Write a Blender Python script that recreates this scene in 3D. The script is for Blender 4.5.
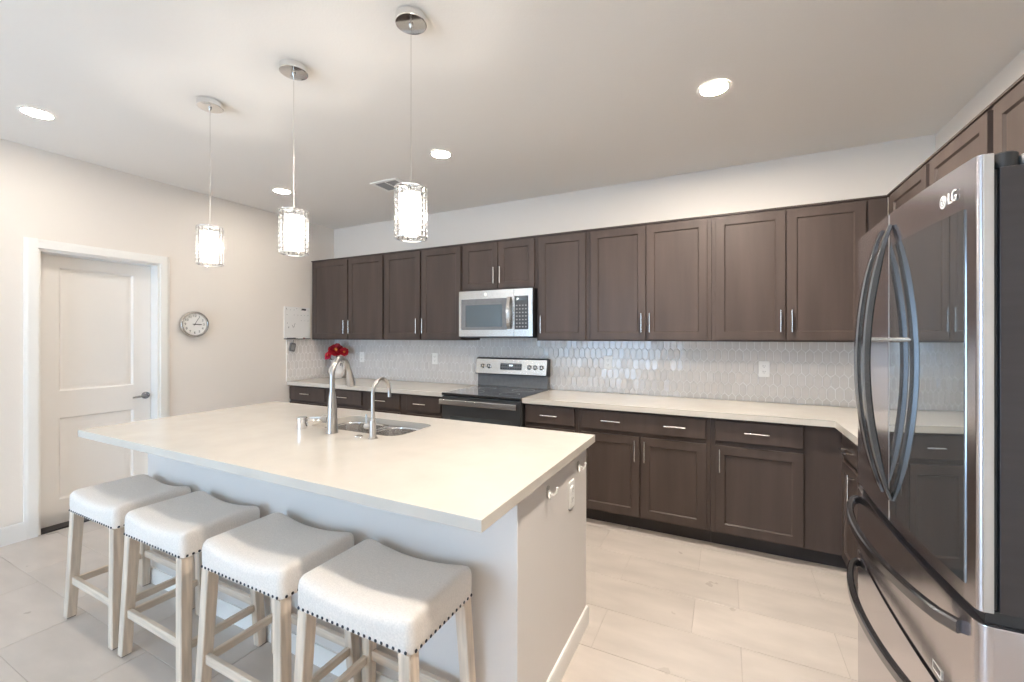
import bpy, bmesh, math, random
from mathutils import Vector, Matrix
random.seed(7)
for o in list(bpy.data.objects): bpy.data.objects.remove(o)
SC = bpy.context.scene
COL = SC.collection
PI = math.pi
R_ = math.radians

# ------------------------------------------------------------------ camera, sky, exposure
W_, H_ = 5.585, 2.74            # room width (x), ceiling height; back wall at y = 0
YF = -7.0                       # wall behind the camera
cam = bpy.data.objects.new('camera', bpy.data.cameras.new('camera'))
COL.objects.link(cam); SC.camera = cam
cam.location = (4.357, -3.758, 1.412)
cam.rotation_euler = (R_(90), 0, R_(26.626))
cam.data.sensor_width = 36; cam.data.lens = 36 * 427.56 / 1024
cam.data.shift_y = (336.27 - 341) / 1024
cam.data.clip_start = 0.02
w = bpy.data.worlds.new('sky'); SC.world = w; w.use_nodes = True
nt = w.node_tree; bgn = nt.nodes['Background']
bgn.inputs['Color'].default_value = (0.48, 0.72, 1.0, 1); bgn.inputs['Strength'].default_value = 8.2
SC.view_settings.view_transform = 'Standard'; SC.view_settings.look = 'None'
SC.view_settings.exposure = 0.45; SC.view_settings.gamma = 1.0
SC.view_settings.use_curve_mapping = False
SC.cycles.use_denoising = True
SC.cycles.max_bounces = 10; SC.cycles.diffuse_bounces = 6; SC.cycles.glossy_bounces = 5
SC.cycles.transparent_max_bounces = 24; SC.cycles.sample_clamp_indirect = 6.0
SC.cycles.caustics_reflective = False; SC.cycles.caustics_refractive = False
CAN_L, CAN_R, CAN_A, CAN_B, PEND_L, PEND_W = 135.0, 960.0, 680.0, 36.0, 2.2, 10.0     # recessed lamps (kitchen, by the fridge, added aisle fill, added next-room fill), pendant diffusers
CAN_COL = (1.0, 0.91, 0.80, 1)
def portal(name, loc, rot, sx, sy):
    l = bpy.data.lights.new(name, 'AREA'); l.shape = 'RECTANGLE'; l.size = sx; l.size_y = sy
    l.cycles.is_portal = True
    o = bpy.data.objects.new(name, l); COL.objects.link(o); o.location = loc; o.rotation_euler = rot
SLX0, SLX1, SLZ = 0.6, 2.8, 2.25       # glass door to the yard, in the wall behind the camera
portal('daylight', ((SLX0 + SLX1) / 2, YF, SLZ / 2), (R_(-90), 0, 0), SLX1 - SLX0, SLZ)

# ------------------------------------------------------------------ materials
def srgb(r, g, b):
    f = lambda c: c / 255 / 12.92 if c / 255 <= 0.04045 else ((c / 255 + 0.055) / 1.055) ** 2.4
    return (f(r), f(g), f(b), 1)
def mat(name, col, rough=0.5, metal=0.0, noise=None, bump=None, spec=None, coat=0, coat_rough=0.05, ior=None,
        trans=0, emit=None, estr=0, aniso=0, rough_noise=None):
    """noise = (scale xyz, amount, detail): multiplies the colour; bump = (scale xyz, strength, distance)"""
    m = bpy.data.materials.new(name); m.use_nodes = True
    n = m.node_tree; b = n.nodes['Principled BSDF']; L = n.links.new
    b.inputs['Base Color'].default_value = col; b.inputs['Roughness'].default_value = rough
    b.inputs['Metallic'].default_value = metal
    if spec is not None: b.inputs['Specular IOR Level'].default_value = spec
    if ior: b.inputs['IOR'].default_value = ior
    b.inputs['Coat Weight'].default_value = coat; b.inputs['Coat Roughness'].default_value = coat_rough
    b.inputs['Transmission Weight'].default_value = trans
    b.inputs['Anisotropic'].default_value = aniso
    if emit: b.inputs['Emission Color'].default_value = emit; b.inputs['Emission Strength'].default_value = estr
    tc = n.nodes.new('ShaderNodeTexCoord')
    def noisetex(sc, detail=4.0):
        mp = n.nodes.new('ShaderNodeMapping'); mp.inputs['Scale'].default_value = sc
        L(tc.outputs['Object'], mp.inputs['Vector'])
        t = n.nodes.new('ShaderNodeTexNoise'); t.inputs['Scale'].default_value = 1.0; t.inputs['Detail'].default_value = detail
        L(mp.outputs[0], t.inputs['Vector']); return t
    if noise:
        t = noisetex(noise[0], noise[2] if len(noise) > 2 else 4.0)
        r = n.nodes.new('ShaderNodeMapRange'); a = noise[1]
        r.inputs['From Min'].default_value = 0.3; r.inputs['From Max'].default_value = 0.7
        r.inputs['To Min'].default_value = 1 - a; r.inputs['To Max'].default_value = 1 + a
        L(t.outputs['Fac'], r.inputs['Value'])
        mx = n.nodes.new('ShaderNodeVectorMath'); mx.operation = 'SCALE'
        mx.inputs[0].default_value = col[:3]; L(r.outputs[0], mx.inputs['Scale'])
        L(mx.outputs[0], b.inputs['Base Color'])
        m['scale_node'] = mx.name
    if rough_noise:
        t = noisetex(rough_noise[0]); r = n.nodes.new('ShaderNodeMapRange')
        r.inputs['From Min'].default_value = 0.3; r.inputs['From Max'].default_value = 0.7
        r.inputs['To Min'].default_value = rough - rough_noise[1]; r.inputs['To Max'].default_value = rough + rough_noise[1]
        L(t.outputs['Fac'], r.inputs['Value']); L(r.outputs[0], b.inputs['Roughness'])
    if bump:
        t = noisetex(bump[0], 3.0); bp = n.nodes.new('ShaderNodeBump')
        bp.inputs['Strength'].default_value = bump[1]; bp.inputs['Distance'].default_value = bump[2]
        L(t.outputs['Fac'], bp.inputs['Height']); L(bp.outputs[0], b.inputs['Normal'])
        if coat: L(bp.outputs[0], b.inputs['Coat Normal'])
    return m
def tint_by_attribute(m, col, amount):
    """each tile carries its own random tint"""
    n = m.node_tree; L = n.links.new; b = n.nodes['Principled BSDF']
    at = n.nodes.new('ShaderNodeAttribute'); at.attribute_name = 'tint'
    r = n.nodes.new('ShaderNodeMapRange'); r.inputs['To Min'].default_value = 1 - amount; r.inputs['To Max'].default_value = 1 + amount
    L(at.outputs['Fac'], r.inputs['Value'])
    mx = n.nodes.new('ShaderNodeVectorMath'); mx.operation = 'SCALE'
    L(r.outputs[0], mx.inputs['Scale'])
    src = n.nodes.get(m.get('scale_node', ''))
    if src: L(src.outputs[0], mx.inputs[0])
    else: mx.inputs[0].default_value = col[:3]
    L(mx.outputs[0], b.inputs['Base Color'])
M = {}
M['wall'] = mat('wall_paint', srgb(234, 226, 217), 0.7, noise=((0.6,)*3, 0.015), bump=((90,)*3, 0.12, 0.004))
M['ceil'] = mat('ceiling_paint', srgb(240, 235, 229), 0.8, noise=((0.5,)*3, 0.012), bump=((110,)*3, 0.15, 0.004))
M['trim'] = mat('white_trim_paint', srgb(240, 237, 232), 0.35, noise=((2,)*3, 0.01))
M['door'] = mat('white_door_paint', srgb(236, 231, 225), 0.4, noise=((2,)*3, 0.01))
c = srgb(198, 188, 179)
M['tile'] = mat('floor_tile', c, 0.32, noise=((3, 8, 3), 0.085, 6.0), bump=((40,)*3, 0.03, 0.003), rough_noise=((5,)*3, 0.05))
tint_by_attribute(M['tile'], c, 0.075)
M['grout'] = mat('floor_grout', srgb(186, 176, 167), 0.9, noise=((60,)*3, 0.08))
c = srgb(221, 216, 212)
M['picket'] = mat('glazed_picket_tile', c, 0.07, noise=((30,)*3, 0.02), bump=((40, 40, 26), 0.5, 0.006), coat=0.4)
tint_by_attribute(M['picket'], c, 0.03)
M['wgrout'] = mat('white_grout', srgb(242, 240, 238), 0.85, noise=((80,)*3, 0.03))
M['wood'] = mat('espresso_cabinet', srgb(80, 69, 64), 0.42, spec=0.2, noise=((11, 11, 1.1), 0.14, 5.0), bump=((60, 60, 4), 0.04, 0.002), rough_noise=((6, 6, 2), 0.05))
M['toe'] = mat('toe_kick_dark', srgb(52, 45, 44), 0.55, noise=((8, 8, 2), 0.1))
M['quartz'] = mat('white_quartz', srgb(206, 199, 189), 0.17, noise=((7, 7, 7), 0.035, 8.0))
M['island'] = mat('island_paint', srgb(219, 213, 208), 0.45, noise=((3, 3, 1), 0.012), bump=((70,)*3, 0.08, 0.003))
M['steel'] = mat('brushed_steel', (0.56, 0.54, 0.515, 1), 0.25, 1.0, noise=((4, 4, 30), 0.03))
M['faucet'] = mat('faucet_steel', (0.50, 0.48, 0.46, 1), 0.28, 1.0, noise=((20,)*3, 0.03))
M['nickel'] = mat('satin_nickel', (0.70, 0.68, 0.65, 1), 0.25, 1.0, noise=((20,)*3, 0.04))
M['chrome'] = mat('chrome', (0.82, 0.82, 0.82, 1), 0.08, 1.0, noise=((20,)*3, 0.02))
M['sink'] = mat('sink_steel', (0.80, 0.78, 0.76, 1), 0.2, 0.97, noise=((12, 12, 2), 0.10))
M['blacksteel'] = mat('black_stainless', (0.64, 0.615, 0.64, 1), 0.21, 1.0, noise=((2, 6, 2), 0.02))
M['handle'] = mat('fridge_handle_steel', (0.24, 0.245, 0.26, 1), 0.2, 1.0, noise=((30,)*3, 0.04))
M['bglass'] = mat('black_glass', (0.012, 0.012, 0.014, 1), 0.04, 0.0, spec=0.8, coat=1.0, coat_rough=0.02, noise=((4,)*3, 0.1))
M['mglass'] = mat('mirror_glass', (0.40, 0.43, 0.45, 1), 0.03, 0.92, noise=((3,)*3, 0.03))
M['winglass'] = mat('oven_window', (0.10, 0.125, 0.14, 1), 0.06, 0.5, noise=((3,)*3, 0.05), coat=1.0)
M['bplastic'] = mat('black_plastic', (0.02, 0.02, 0.021, 1), 0.4, noise=((30,)*3, 0.1))
M['greyplastic'] = mat('grey_plastic', (0.16, 0.16, 0.165, 1), 0.45, noise=((30,)*3, 0.1))
M['gasket'] = mat('gasket', (0.035, 0.035, 0.037, 1), 0.3, noise=((30,)*3, 0.1))
M['side'] = mat('fridge_side', (0.09, 0.085, 0.09, 1), 0.33, 0.9, noise=((3, 3, 60), 0.04))
M['edge'] = mat('door_edge_strip', (0.66, 0.65, 0.64, 1), 0.3, 0.9, noise=((30,)*3, 0.02))
M['linen'] = mat('linen', srgb(228, 220, 212), 0.9, noise=((160, 420, 160), 0.08, 3.0), bump=((420, 420, 420), 0.25, 0.002))
M['oak'] = mat('whitewashed_oak', srgb(212, 196, 178), 0.6, noise=((46, 46, 3.5), 0.22, 6.0), bump=((60, 60, 5), 0.15, 0.002))
M['rail'] = mat('whitewashed_oak_rail', srgb(212, 196, 178), 0.6, noise=((5, 5, 60), 0.16, 6.0), bump=((8, 8, 60), 0.12, 0.002))
M['nail'] = mat('dark_nail', (0.05, 0.05, 0.06, 1), 0.3, 0.8, noise=((50,)*3, 0.1))
M['white'] = mat('white_plastic', srgb(246, 244, 240), 0.35, noise=((20,)*3, 0.01))
M['slot'] = mat('dark_slot', (0.03, 0.03, 0.03, 1), 0.6, noise=((20,)*3, 0.05))
M['board'] = mat('dry_erase_board', srgb(240, 238, 235), 0.2, noise=((6,)*3, 0.012))
M['ink'] = mat('marker_ink', (0.03, 0.03, 0.035, 1), 0.5, noise=((20,)*3, 0.1))
M['inkgrey'] = mat('grey_print', (0.28, 0.28, 0.28, 1), 0.5, noise=((20,)*3, 0.1))
M['redpl'] = mat('red_plastic', srgb(150, 50, 50), 0.4, noise=((20,)*3, 0.05))
M['ceramic'] = mat('white_ceramic', srgb(236, 231, 226), 0.15, noise=((12,)*3, 0.02), coat=0.5)
M['petal'] = mat('red_petal', srgb(176, 22, 40), 0.55, noise=((60,)*3, 0.3))
M['petal2'] = mat('pink_petal', srgb(205, 48, 84), 0.55, noise=((60,)*3, 0.25))
M['pollen'] = mat('flower_heart', srgb(214, 140, 70), 0.7, noise=((90,)*3, 0.3))
M['leaf'] = mat('dark_leaf', srgb(52, 62, 46), 0.5, noise=((40,)*3, 0.2))
M['louver'] = mat('vent_louver', srgb(150, 148, 146), 0.5, noise=((10,)*3, 0.03))
M['glow'] = mat('lamp_glow', (1, 1, 1, 1), 0.5, emit=CAN_COL, estr=CAN_L, noise=((5,)*3, 0.01))
M['glowR'] = mat('aisle_lamp_glow', (1, 1, 1, 1), 0.5, emit=CAN_COL, estr=CAN_R, noise=((5,)*3, 0.01))
M['glowA'] = mat('near_aisle_fill_glow', (1, 1, 1, 1), 0.5, emit=CAN_COL, estr=CAN_A, noise=((5,)*3, 0.01))  # for the added fill lamp over the aisle
M['glowB'] = mat('far_fill_glow', (1, 1, 1, 1), 0.5, emit=CAN_COL, estr=CAN_B, noise=((5,)*3, 0.01))  # for the added fill lamps in the unseen next room
M['pglow'] = mat('pendant_glow', (1, 1, 1, 1), 0.5, emit=(1.0, 0.93, 0.84, 1), estr=PEND_L, noise=((60,)*3, 0.05))
def thin_through(m, f):          # frosted sleeve: part of the bulb's light passes straight through
    n = m.node_tree; out = n.nodes['Material Output']; mx = n.nodes.new('ShaderNodeMixShader'); t = n.nodes.new('ShaderNodeBsdfTransparent')
    mx.inputs[0].default_value = f; n.links.new(n.nodes['Principled BSDF'].outputs[0], mx.inputs[1]); n.links.new(t.outputs[0], mx.inputs[2]); n.links.new(mx.outputs[0], out.inputs[0])
thin_through(M['pglow'], 0.5)
M['ovendoor'] = mat('oven_door_enamel', (0.045, 0.046, 0.048, 1), 0.28, noise=((8,)*3, 0.05))
M['disp'] = mat('lit_display', (0.02, 0.02, 0.03, 1), 0.3, emit=(0.75, 0.9, 1.0, 1), estr=1.6, noise=((5,)*3, 0.01))
def crystal(name, tr):
    m = bpy.data.materials.new(name); m.use_nodes = True; n = m.node_tree; n.nodes.clear()
    o = n.nodes.new('ShaderNodeOutputMaterial'); mx = n.nodes.new('ShaderNodeMixShader')
    t = n.nodes.new('ShaderNodeBsdfTransparent'); g = n.nodes.new('ShaderNodeBsdfGlass')
    t.inputs[0].default_value = (0.97, 0.97, 0.96, 1); g.inputs['Roughness'].default_value = 0.02; g.inputs['IOR'].default_value = 1.5
    nz = n.nodes.new('ShaderNodeTexNoise'); nz.inputs['Scale'].default_value = 120
    bp = n.nodes.new('ShaderNodeBump'); bp.inputs['Strength'].default_value = 0.2
    n.links.new(nz.outputs['Fac'], bp.inputs['Height']); n.links.new(bp.outputs[0], g.inputs['Normal'])
    mx.inputs[0].default_value = tr
    n.links.new(t.outputs[0], mx.inputs[1]); n.links.new(g.outputs[0], mx.inputs[2]); n.links.new(mx.outputs[0], o.inputs[0])
    return m
M['crystal'] = crystal('crystal', 0.5)
M['clear'] = crystal('clear_plastic', 0.2)

# ------------------------------------------------------------------ mesh helpers
class MB:
    def __init__(s): s.bm = bmesh.new(); s.mi = 0; s.tint = None
    def _faces(s, vs, fs, bev=0, seg=1):
        V = [s.bm.verts.new(v) for v in vs]; F = []
        for f in fs:
            try: fc = s.bm.faces.new([V[i] for i in f]); fc.material_index = s.mi; F.append(fc)
            except ValueError: pass
        if bev > 0:
            E = list({e for f in F for e in f.edges})
            r = bmesh.ops.bevel(s.bm, geom=E, offset=bev, segments=seg, profile=0.5, affect='EDGES', clamp_overlap=True)
            for f in r['faces']: f.material_index = s.mi
        return s
    def box(s, x0, x1, y0, y1, z0, z1, bev=0, seg=1):
        vs = [(x, y, z) for x in (x0, x1) for y in (y0, y1) for z in (z0, z1)]
        fs = [(0, 1, 3, 2), (4, 6, 7, 5), (0, 4, 5, 1), (2, 3, 7, 6), (0, 2, 6, 4), (1, 5, 7, 3)]
        return s._faces(vs, fs, bev, seg)
    def prism(s, poly, axis, a, b, bev=0, seg=1):
        """poly of 2-D points in the plane of the two other axes (in x,y,z order), extruded along axis"""
        def P(p, d):
            q = list(p); q.insert(axis, d); return tuple(q)
        n = len(poly); vs = [P(p, a) for p in poly] + [P(p, b) for p in poly]
        fs = [tuple(range(n)), tuple(range(2 * n - 1, n - 1, -1))] + [(i, (i + 1) % n, n + (i + 1) % n, n + i) for i in range(n)]
        return s._faces(vs, fs, bev, seg)
    def loft(s, loops, cap0=True, cap1=True, close=True):
        n = len(loops[0]); vs = [p for l in loops for p in l]; fs = []
        for k in range(len(loops) - 1):
            for i in range(n if close else n - 1):
                j = (i + 1) % n; fs.append((k * n + i, k * n + j, (k + 1) * n + j, (k + 1) * n + i))
        if cap0: fs.append(tuple(range(n - 1, -1, -1)))
        if cap1: fs.append(tuple(range((len(loops) - 1) * n, len(loops) * n)))
        return s._faces(vs, fs)
    def lathe(s, prof, c, seg=24, axis=2, cap0=True, cap1=True):
        loops = []
        for r, h in prof:
            l = []
            for i in range(seg):
                a = 2 * PI * i / seg; p = [r * math.cos(a), r * math.sin(a)]; p.insert(axis, h)
                l.append((c[0] + p[0], c[1] + p[1], c[2] + p[2]))
            loops.append(l)
        return s.loft(loops, cap0, cap1)
    def tube(s, path, r, seg=12):
        path = [Vector(p) for p in path]; n = len(path)
        rs = r if isinstance(r, (list, tuple)) else [r] * n
        T = [(path[min(i + 1, n - 1)] - path[max(i - 1, 0)]).normalized() for i in range(n)]
        u = T[0].orthogonal().normalized(); loops = []
        for i in range(n):
            u = (u - T[i] * u.dot(T[i])).normalized(); v = T[i].cross(u)
            loops.append([tuple(path[i] + (u * math.cos(2 * PI * k / seg) + v * math.sin(2 * PI * k / seg)) * rs[i]) for k in range(seg)])
        return s.loft(loops)
    def sweep(s, path, sec, b, scales=None):
        """section (n, b) swept along path; b stays fixed"""
        path = [Vector(p) for p in path]; n = len(path); b = Vector(b).normalized(); loops = []
        for i in range(n):
            t = (path[min(i + 1, n - 1)] - path[max(i - 1, 0)]).normalized(); nn = t.cross(b).normalized()
            k = scales[i] if scales else (1, 1)
            loops.append([tuple(path[i] + nn * (p[0] * k[0]) + b * (p[1] * k[1])) for p in sec])
        return s.loft(loops)
    def ball(s, c, r, seg=10, sq=(1, 1, 1)):
        prof = [(r * math.sin(PI * k / 6), -r * math.cos(PI * k / 6)) for k in range(1, 6)]
        loops = []
        for rr, h in prof:
            loops.append([(c[0] + sq[0] * rr * math.cos(2 * PI * i / seg), c[1] + sq[1] * rr * math.sin(2 * PI * i / seg), c[2] + sq[2] * h) for i in range(seg)])
        return s.loft(loops)
    def build(s, name, material, parent=None, smooth=40, recalc=True):
        if recalc: bmesh.ops.recalc_face_normals(s.bm, faces=s.bm.faces)
        me = bpy.data.meshes.new(name); s.bm.to_mesh(me); s.bm.free()
        for m in (material if isinstance(material, list) else [material]): me.materials.append(m)
        if smooth:
            me.polygons.foreach_set('use_smooth', [True] * len(me.polygons)); me.set_sharp_from_angle(angle=R_(smooth))
        o = bpy.data.objects.new(name, me); COL.objects.link(o)
        if smooth: wn = o.modifiers.new('weighted_normals', 'WEIGHTED_NORMAL'); wn.keep_sharp = True; wn.weight = 80
        if parent:
            off = wloc(parent); me.transform(Matrix.Translation(-off)); o.parent = parent
        return o
def wloc(o):
    v = Vector((0, 0, 0))
    while o: v += o.location; o = o.parent
    return v
def tag(o, label=None, cat=None, group=None, kind=None):
    if label: o['label'] = label
    if cat: o['category'] = cat
    if group: o['group'] = group
    if kind: o['kind'] = kind
    return o
def thing(name, label, cat, loc, group=None, kind=None):
    o = bpy.data.objects.new(name, None); COL.objects.link(o); o.location = loc; o.empty_display_size = 0.05
    return tag(o, label, cat, group, kind)
def copy_tree(o, parent=None):
    c = o.copy(); COL.objects.link(c); c.parent = parent
    for ch in list(o.children): copy_tree(ch, c)
    return c
def rrect(x0, x1, y0, y1, r, z=None, n=5):
    pts = []
    for cx, cy, a0 in ((x1 - r, y0 + r, -90), (x1 - r, y1 - r, 0), (x0 + r, y1 - r, 90), (x0 + r, y0 + r, 180)):
        for k in range(n + 1):
            a = R_(a0 + 90 * k / n); pts.append((cx + r * math.cos(a), cy + r * math.sin(a)))
    return pts if z is None else [(p[0], p[1], z) for p in pts]
def clip(poly, x0, x1, y0, y1):
    def cut(P, ins, inter):
        out = []
        for i in range(len(P)):
            a, b = P[i - 1], P[i]
            if ins(b):
                if not ins(a): out.append(inter(a, b))
                out.append(b)
            elif ins(a): out.append(inter(a, b))
        return out
    def ix(v): return lambda a, b: (v, a[1] + (b[1] - a[1]) * (v - a[0]) / (b[0] - a[0]))
    def iy(v): return lambda a, b: (a[0] + (b[0] - a[0]) * (v - a[1]) / (b[1] - a[1]), v)
    for ins, it in ((lambda p: p[0] >= x0, ix(x0)), (lambda p: p[0] <= x1, ix(x1)), (lambda p: p[1] >= y0, iy(y0)), (lambda p: p[1] <= y1, iy(y1))):
        poly = cut(poly, ins, it)
        if len(poly) < 3: return []
    out = []
    for p in poly:
        if not out or abs(p[0] - out[-1][0]) + abs(p[1] - out[-1][1]) > 1e-5: out.append(p)
    if len(out) > 1 and abs(out[0][0] - out[-1][0]) + abs(out[0][1] - out[-1][1]) < 1e-5: out.pop()
    return out if len(out) >= 3 else []
def inset(poly, d):
    n = len(poly); A = sum(poly[i - 1][0] * poly[i][1] - poly[i][0] * poly[i - 1][1] for i in range(n)) / 2
    if A < 0: poly = poly[::-1]
    L = []
    for i in range(n):
        a, b = poly[i], poly[(i + 1) % n]; dx, dy = b[0] - a[0], b[1] - a[1]; l = math.hypot(dx, dy)
        L.append((a[0] - dy / l * d, a[1] + dx / l * d, dx / l, dy / l))
    out = []
    for i in range(n):
        p, q = L[i - 1], L[i]; den = p[2] * q[3] - p[3] * q[2]
        if abs(den) < 1e-6: out.append((q[0], q[1])); continue
        t = ((q[0] - p[0]) * q[3] - (q[1] - p[1]) * q[2]) / den
        out.append((p[0] + p[2] * t, p[1] + p[3] * t))
    B = sum(out[i - 1][0] * out[i][1] - out[i][0] * out[i - 1][1] for i in range(n)) / 2
    return out if 0 < B < abs(A) and min(abs(A), B) > 2e-5 else None
def tiled(name, polys, place, gap, bevel, h0, h1, mats, parent, tilt=0.0, grout=None):
    """tiles with chamfered rims over a grout bed, one mesh; place(u, v, h) maps to the world"""
    vs, fs, mi, tints = [], [], [], []
    for P in polys:
        a = inset(P, gap); b = a and inset(a, bevel)
        if not b or len(a) != len(b): continue
        n = len(a); k = len(vs); t = random.random(); tu, tv = random.uniform(-tilt, tilt), random.uniform(-tilt, tilt)
        cu = sum(p[0] for p in b) / n; cv = sum(p[1] for p in b) / n
        vs += [place(p[0], p[1], 0.0005) for p in a] + [place(p[0], p[1], h0 + (p[0] - cu) * tu + (p[1] - cv) * tv) for p in a]
        vs += [place(p[0], p[1], h1 + (p[0] - cu) * tu + (p[1] - cv) * tv) for p in b]
        for r in (0, 1):
            for i in range(n): j = (i + 1) % n; fs.append((k + r * n + i, k + r * n + j, k + (r + 1) * n + j, k + (r + 1) * n + i)); mi.append(0); tints.append(t)
        fs.append(tuple(k + 2 * n + i for i in range(n))); mi.append(0); tints.append(t)
    for g in grout:
        k = len(vs); x0, x1, y0, y1, th, hi = g
        vs += [place(u, v, h) for u in (x0, x1) for v in (y0, y1) for h in (th, hi)]
        for f in [(0, 1, 3, 2), (4, 6, 7, 5), (0, 4, 5, 1), (2, 3, 7, 6), (0, 2, 6, 4), (1, 5, 7, 3)]:
            fs.append(tuple(k + i for i in f)); mi.append(1); tints.append(0.5)
    me = bpy.data.meshes.new(name); me.from_pydata(vs, [], fs)
    for m in mats: me.materials.append(m)
    me.polygons.foreach_set('material_index', mi)
    at = me.attributes.new('tint', 'FLOAT', 'FACE'); at.data.foreach_set('value', tints)
    bm = bmesh.new(); bm.from_mesh(me); bmesh.ops.recalc_face_normals(bm, faces=bm.faces); bm.to_mesh(me); bm.free()
    me.update()
    o = bpy.data.objects.new(name, me); COL.objects.link(o)
    if parent: me.transform(Matrix.Translation(-wloc(parent))); o.parent = parent
    return o
def text_mesh(body, size, depth, name, material, parent, origin, ex, ey, align='CENTER'):
    cu = bpy.data.curves.new('lettering', 'FONT'); cu.body = body; cu.size = size; cu.extrude = depth / 2
    cu.align_x = align; cu.align_y = 'CENTER'
    t = bpy.data.objects.new('lettering', cu); COL.objects.link(t)
    me = bpy.data.meshes.new_from_object(t.evaluated_get(bpy.context.evaluated_depsgraph_get()))
    bpy.data.objects.remove(t)
    ex, ey = Vector(ex), Vector(ey); ez = ex.cross(ey)
    mt = Matrix.Translation(Vector(origin) - wloc(parent)) @ Matrix((ex, ey, ez)).transposed().to_4x4()
    me.transform(mt); me.name = name; me.materials.clear(); me.materials.append(material)
    o = bpy.data.objects.new(name, me); COL.objects.link(o); o.parent = parent
    return o

# ------------------------------------------------------------------ setting: floor, ceiling, walls
polys = []
ph = {5: 0.244, 6: 0.025, 7: 0.21, 8: 0.0, 9: 0.22}
for k in range(-4, 24):
    y1 = -0.643 - 0.305 * k; y0 = y1 - 0.305
    p = ph.get(k, 0.56 if k % 2 == 0 else 0.16)
    for i in range(-1, 11):
        x0 = p + 0.608 * (i - 1)
        P = clip([(x0, y0), (x0 + 0.608, y0), (x0 + 0.608, y1), (x0, y1)], 0, W_, YF, 0)
        if P: polys.append(P)
fl = tiled('floor', polys, lambda u, v, h: (u, v, h - 0.004), 0.0014, 0.0012, 0.0033, 0.004, [M['tile'], M['grout']], None, 0.0,
           [(-0.2, W_ + 0.12, YF - 0.12, 0.12, -0.1, 0.002)])
tag(fl, 'beige grey rectangular floor tiles laid in a staggered bond', 'floor', kind='structure')
def struct(name, mb, m, label=None, cat=None, parent=None):
    o = mb.build(name, m, parent)
    if not parent: tag(o, label, cat, kind='structure')
    return o
struct('ceiling', MB().box(-0.15, W_ + 0.12, YF - 0.12, 0.12, H_, H_ + 0.1), M['ceil'], 'plain off-white textured kitchen ceiling', 'ceiling')
wb = struct('wall_back', MB().box(-0.15, W_ + 0.12, 0, 0.12, 0, H_), M['wall'], 'pale greige wall above and behind the dark cabinets', 'wall')
DY0, DY1, DZ = -2.560, -1.826, 2.035
mb = MB()
mb.box(-0.15, 0, DY1, 0, 0, H_).box(-0.15, 0, DY0, DY1, DZ, H_).box(-0.15, 0, YF, DY0, 0, H_)
wl = struct('wall_left', mb, M['wall'], 'pale greige left wall with the white door and round clock', 'wall')
wr = struct('wall_right', MB().box(W_, W_ + 0.12, YF, 0, 0, H_), M['wall'], 'pale greige right wall above the fridge cabinets', 'wall')
mb = MB().box(0, SLX0, YF - 0.12, YF, 0, H_).box(SLX1, W_, YF - 0.12, YF, 0, H_).box(SLX0, SLX1, YF - 0.12, YF, SLZ, H_)
struct('wall_front', mb, M['wall'], 'pale greige wall behind the camera with a glass yard door', 'wall')
mb = MB()
for a, b in ((SLX0, SLX0 + 0.06), (SLX1 - 0.06, SLX1), ((SLX0 + SLX1) / 2 - 0.04, (SLX0 + SLX1) / 2 + 0.04)): mb.box(a, b, YF - 0.09, YF - 0.03, 0, SLZ, 0.004)
mb.box(SLX0, SLX1, YF - 0.09, YF - 0.03, SLZ - 0.06, SLZ, 0.004).box(SLX0, SLX1, YF - 0.09, YF - 0.03, 0, 0.05, 0.004)
struct('window_1', mb, M['trim'], 'white framed sliding glass door to the yard', 'window')
mb = MB(); pr = [(0, 0), (0.014, 0), (0.014, 0.105), (0.009, 0.125), (0, 0.125)]
mb.prism(pr, 1, -6.95, DY0 - 0.055).prism(pr, 1, DY1 + 0.062, -0.66)
struct('baseboard_left', mb, M['trim'], 'white baseboard along the left wall', 'baseboard')

# picket backsplash: children of the walls they are set on
TW, TP, TT = 0.0503, 0.0872, 0.013
def pickets(u0, u1, v0, v1, phase):
    out = []
    for j in range(-2, 8):
        cv = 1.348 - TP * j + 0.0
        for i in range(int((u0 - phase) / TW) - 2, int((u1 - phase) / TW) + 3):
            cu = phase + (i + (0.5 if j % 2 else 0)) * TW; a = TP / 2 - TT; b = TP / 2 + TT; h = TW / 2
            P = clip([(cu - h, cv - a), (cu, cv - b), (cu + h, cv - a), (cu + h, cv + a), (cu, cv + b), (cu - h, cv + a)], u0, u1, v0, v1)
            if P: out.append(P)
    return out
Z0, Z1 = 0.9145, 1.374
pk = pickets(0.009, 5.576, Z0, Z1, 4.975) + pickets(2.118, 2.878, Z1, 1.44, 4.975)
TM = [M['picket'], M['wgrout']]
tiled('tile_backsplash', pk, lambda u, v, h: (u, -h, v), 0.0019, 0.0024, 0.0062, 0.008, TM, wb, 0.04, [(0.009, 5.576, Z0, Z1, 0, 0.0055), (2.118, 2.878, Z1, 1.44, 0, 0.0055)])
tiled('tile_backsplash', pickets(-0.648, 0, Z0, Z1, -0.3), lambda u, v, h: (h, u, v), 0.0019, 0.0024, 0.0062, 0.008, TM, wl, 0.03, [(-0.648, 0, Z0, Z1, 0, 0.0055)])
tiled('tile_backsplash', pickets(-1.63, 0, Z0, Z1, -0.3), lambda u, v, h: (W_ - h, u, v), 0.0019, 0.0024, 0.0062, 0.008, TM, wr, 0.03, [(-1.63, 0, Z0, Z1, 0, 0.0055)])

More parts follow.
